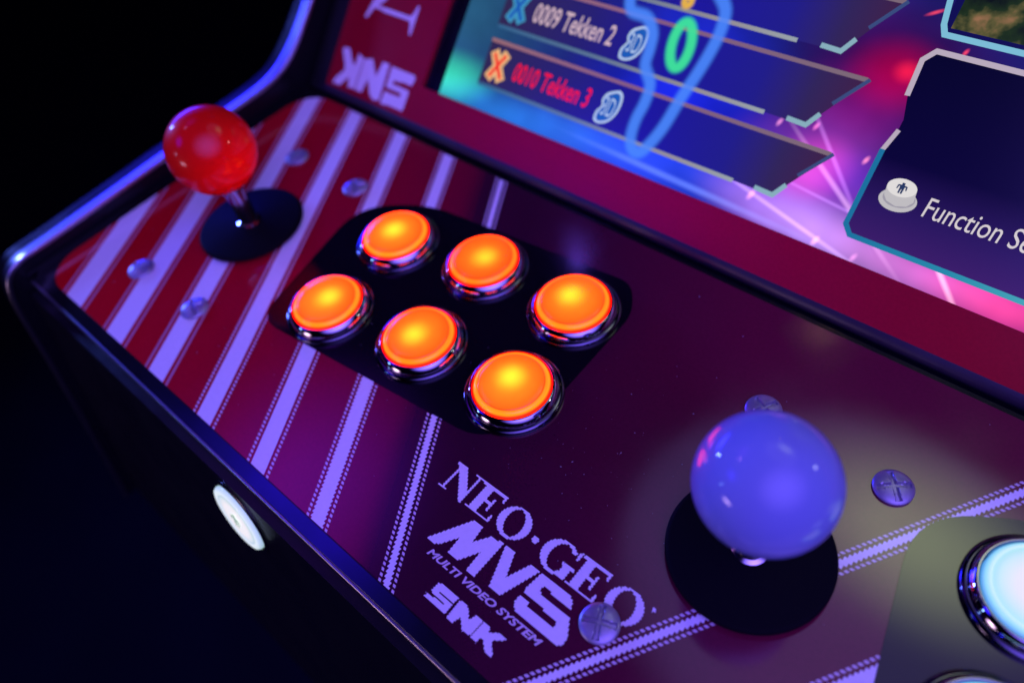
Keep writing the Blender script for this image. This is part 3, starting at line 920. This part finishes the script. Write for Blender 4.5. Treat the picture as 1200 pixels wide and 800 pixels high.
# neon outline laid over the menu bars: soft-edged emissive strips
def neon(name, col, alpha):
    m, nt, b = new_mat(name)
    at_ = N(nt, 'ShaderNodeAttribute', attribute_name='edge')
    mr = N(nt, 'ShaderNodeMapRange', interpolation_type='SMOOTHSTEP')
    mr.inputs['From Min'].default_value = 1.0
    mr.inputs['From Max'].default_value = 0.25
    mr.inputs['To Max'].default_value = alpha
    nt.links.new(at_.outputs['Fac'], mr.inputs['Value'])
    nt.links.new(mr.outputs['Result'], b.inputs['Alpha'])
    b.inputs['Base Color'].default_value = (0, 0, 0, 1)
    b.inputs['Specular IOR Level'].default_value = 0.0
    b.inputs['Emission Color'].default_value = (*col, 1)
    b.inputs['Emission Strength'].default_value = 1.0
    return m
def soft_strip(name, pts, w, z, mat, closed=False):
    v, f, e = [], [], []
    n = len(pts)
    P = [Vector(p) for p in pts]
    K = (-1, -0.6, -0.25, 0.25, 0.6, 1)
    for i in range(n):
        a = P[i - 1] if (i or closed) else P[0]
        c = P[(i + 1) % n] if (i < n - 1 or closed) else P[-1]
        t = (c - a).normalized()
        nr = Vector((-t.y, t.x))
        for k in K:
            v.append((P[i].x + nr.x * k * w, P[i].y + nr.y * k * w, z))
            e.append(abs(k))
    m = len(K)
    for i in range(n if closed else n - 1):
        for j in range(m - 1):
            a, b = i * m + j, ((i + 1) % n) * m + j
            f.append((a, a + 1, b + 1, b))
    me = make_mesh(name, v, f, mat)
    at_ = me.attributes.new('edge', 'FLOAT', 'POINT')
    for i, x in enumerate(e):
        at_.data[i].value = x
    return me
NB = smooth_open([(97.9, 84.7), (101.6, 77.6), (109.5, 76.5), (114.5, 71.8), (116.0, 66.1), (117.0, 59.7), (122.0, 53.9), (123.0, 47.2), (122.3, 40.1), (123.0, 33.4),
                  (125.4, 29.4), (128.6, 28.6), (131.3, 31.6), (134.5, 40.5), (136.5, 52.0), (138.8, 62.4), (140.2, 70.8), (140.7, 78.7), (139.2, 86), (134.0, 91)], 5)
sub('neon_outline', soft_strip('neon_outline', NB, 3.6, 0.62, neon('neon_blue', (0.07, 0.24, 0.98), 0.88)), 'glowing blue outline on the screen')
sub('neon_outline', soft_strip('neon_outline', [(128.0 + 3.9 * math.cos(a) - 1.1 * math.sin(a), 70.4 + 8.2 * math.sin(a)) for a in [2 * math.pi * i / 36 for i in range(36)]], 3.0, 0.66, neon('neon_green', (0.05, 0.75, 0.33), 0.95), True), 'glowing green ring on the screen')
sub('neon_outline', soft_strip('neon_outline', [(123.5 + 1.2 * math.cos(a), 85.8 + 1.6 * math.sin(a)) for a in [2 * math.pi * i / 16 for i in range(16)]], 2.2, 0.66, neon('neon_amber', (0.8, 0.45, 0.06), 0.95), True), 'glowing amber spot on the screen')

# windows of the menu on the right
M['win'] = grad_emit('window_fill', [(0, (0.045, 0.012, 0.14)), (0.2, (0.022, 0.008, 0.11)), (0.45, (0.002, 0.001, 0.035)), (1, (0.001, 0.001, 0.022))], 28, 90, 'Y')
M['win_top'] = emit('window_line_pale', (0.48, 0.40, 0.50))
M['win_teal'] = grad_emit('window_line_teal', [(0, (0.01, 0.16, 0.34)), (0.4, (0.02, 0.25, 0.40)), (1, (0.10, 0.52, 0.52))], 210, 300)
sub('menu_window', sheet('menu_window', [(213.5, 29.0), (350, 29.0), (350, 90.0), (212.8, 90.0), (210.0, 87.0), (210.6, 75.0), (212.8, 68), (212.8, 62), (211.2, 58), (211.2, 32)], 0.2, M['win']))
band_obj('window_line', [(210.4, 75.2), (209.6, 86.6), (212.4, 90.0), (350, 90.0)], 1.7, 0.32, M['win_top'])
band_obj('window_line', [(213.0, 64.6), (211.2, 57.4)], 1.5, 0.32, M['win_top'])
band_obj('window_line', [(211.2, 57.6), (211.4, 31.8), (214.2, 28.8), (350, 28.8)], 1.7, 0.36, M['win_teal'])
def picture_mat():
    m, nt, b = new_mat('preview_picture')
    tc = N(nt, 'ShaderNodeTexCoord')
    t = N(nt, 'ShaderNodeTexNoise')
    t.inputs['Scale'].default_value = 95.0
    t.inputs['Detail'].default_value = 4
    nt.links.new(tc.outputs['Object'], t.inputs['Vector'])
    c = ramp_nodes(nt, t.outputs['Fac'], [(0.35, (0.003, 0.006, 0.006)), (0.5, (0.012, 0.028, 0.008)), (0.58, (0.10, 0.09, 0.03)), (0.7, (0.34, 0.16, 0.08))])
    nt.links.new(c, b.inputs['Emission Color'])
    b.inputs['Emission Strength'].default_value = 1.0
    b.inputs['Base Color'].default_value = (0.003, 0.003, 0.004, 1)
    b.inputs['Roughness'].default_value = 0.16
    return m
sub('menu_window', sheet('menu_window', [(212.4, 94.8), (350, 94.8), (350, 160), (210.6, 160), (210.6, 98)], 0.2, emit('preview_frame_fill', (0.004, 0.004, 0.08))))
sub('preview_picture', sheet('preview_picture', [(213.0, 97.4), (350, 97.4), (350, 158), (212.4, 158)], 0.28, picture_mat()))
band_obj('window_line', [(208.6, 130), (208.8, 106), (210.6, 98.0), (212.2, 95.2), (350, 95.2)], 1.8, 0.36, emit('window_line_sky', (0.20, 0.50, 0.66)))
M['ic_lo'] = emit('icon_shade', (0.34, 0.32, 0.38))
M['ic_mid'] = emit('icon_mid', (0.52, 0.50, 0.52))
M['ic_hi'] = emit('icon_light', (0.74, 0.71, 0.70))
M['ic_ink'] = emit('icon_ink', (0.02, 0.04, 0.12))
def rot_ell(cx, cy, a, b, deg, k=36):
    c, s = math.cos(math.radians(deg)), math.sin(math.radians(deg))
    return [(cx + a * c * math.cos(t) - b * s * math.sin(t), cy + a * s * math.cos(t) + b * c * math.sin(t)) for t in [2 * math.pi * i / k for i in range(k)]]
sub('window_icon', sheet('window_icon', rot_ell(222.7, 44.2, 5.9, 3.7, 5), 0.34, M['ic_mid']))
sub('window_icon', sheet('window_icon', rot_ell(222.8, 44.9, 5.0, 3.0, 5), 0.38, M['ic_lo']))
sub('window_icon', sheet('window_icon', [(218.1, 44.6), (219.6, 43.0), (222.9, 42.2), (226.0, 43.2), (227.4, 45.0), (226.8, 48.6), (217.6, 48.0)], 0.42, M['ic_mid']))
sub('window_icon', sheet('window_icon', rot_ell(222.2, 48.2, 4.6, 2.9, 4), 0.46, M['ic_hi']))
sub('window_icon', sheet('window_icon', [(222.2 + x * 0.42, 48.2 + y * 0.36) for x, y in ICON_WIN], 0.5, M['ic_ink']))
sub('window_text', text_mesh('window_text', 'Function Se', (231.2, 42.0, 262.6, 48.4), 0.4, emit('window_text_pale', (0.66, 0.60, 0.62)), 0.08, 0.0))

# ------------------------------------------------------------------ back of the cabinet
part('back_panel', extrude_x('back_panel', [(318, -148), (330, -148), (330, 229), (318, 229)], PX0, PX1, M['black']))
part('top_panel', extrude_x('top_panel', [(274, 188), (330, 226), (330, 229), (272, 190)], PX0, PX1, M['black']))

# ------------------------------------------------------------------ specks of dust on the gloss
v, f = [], []
for i in range(170):
    x, y = random.uniform(-50, 290), random.uniform(-70, 80)
    if i > 90:
        x, y = random.gauss(185, 26), random.gauss(-2, 24)
    if not (-60 < x < 300 and -72 < y < 80):
        continue
    r = random.choice((0.08, 0.1, 0.12, 0.2))
    k = len(v)
    a = random.uniform(0, 3.14)
    e = random.uniform(0.5, 2.2)
    for j in range(4):
        t = a + j * math.pi / 2
        rr = r * (e if j % 2 else 1)
        v.append((x + rr * math.cos(t), y + rr * math.sin(t), 0.33))
    v.append((x, y, 0.45))
    f += [(k, k + 1, k + 4), (k + 1, k + 2, k + 4), (k + 2, k + 3, k + 4), (k + 3, k, k + 4)]
d = part('dust', make_mesh('dust', v, f, M['dust']), panel)
d['kind'] = 'stuff'
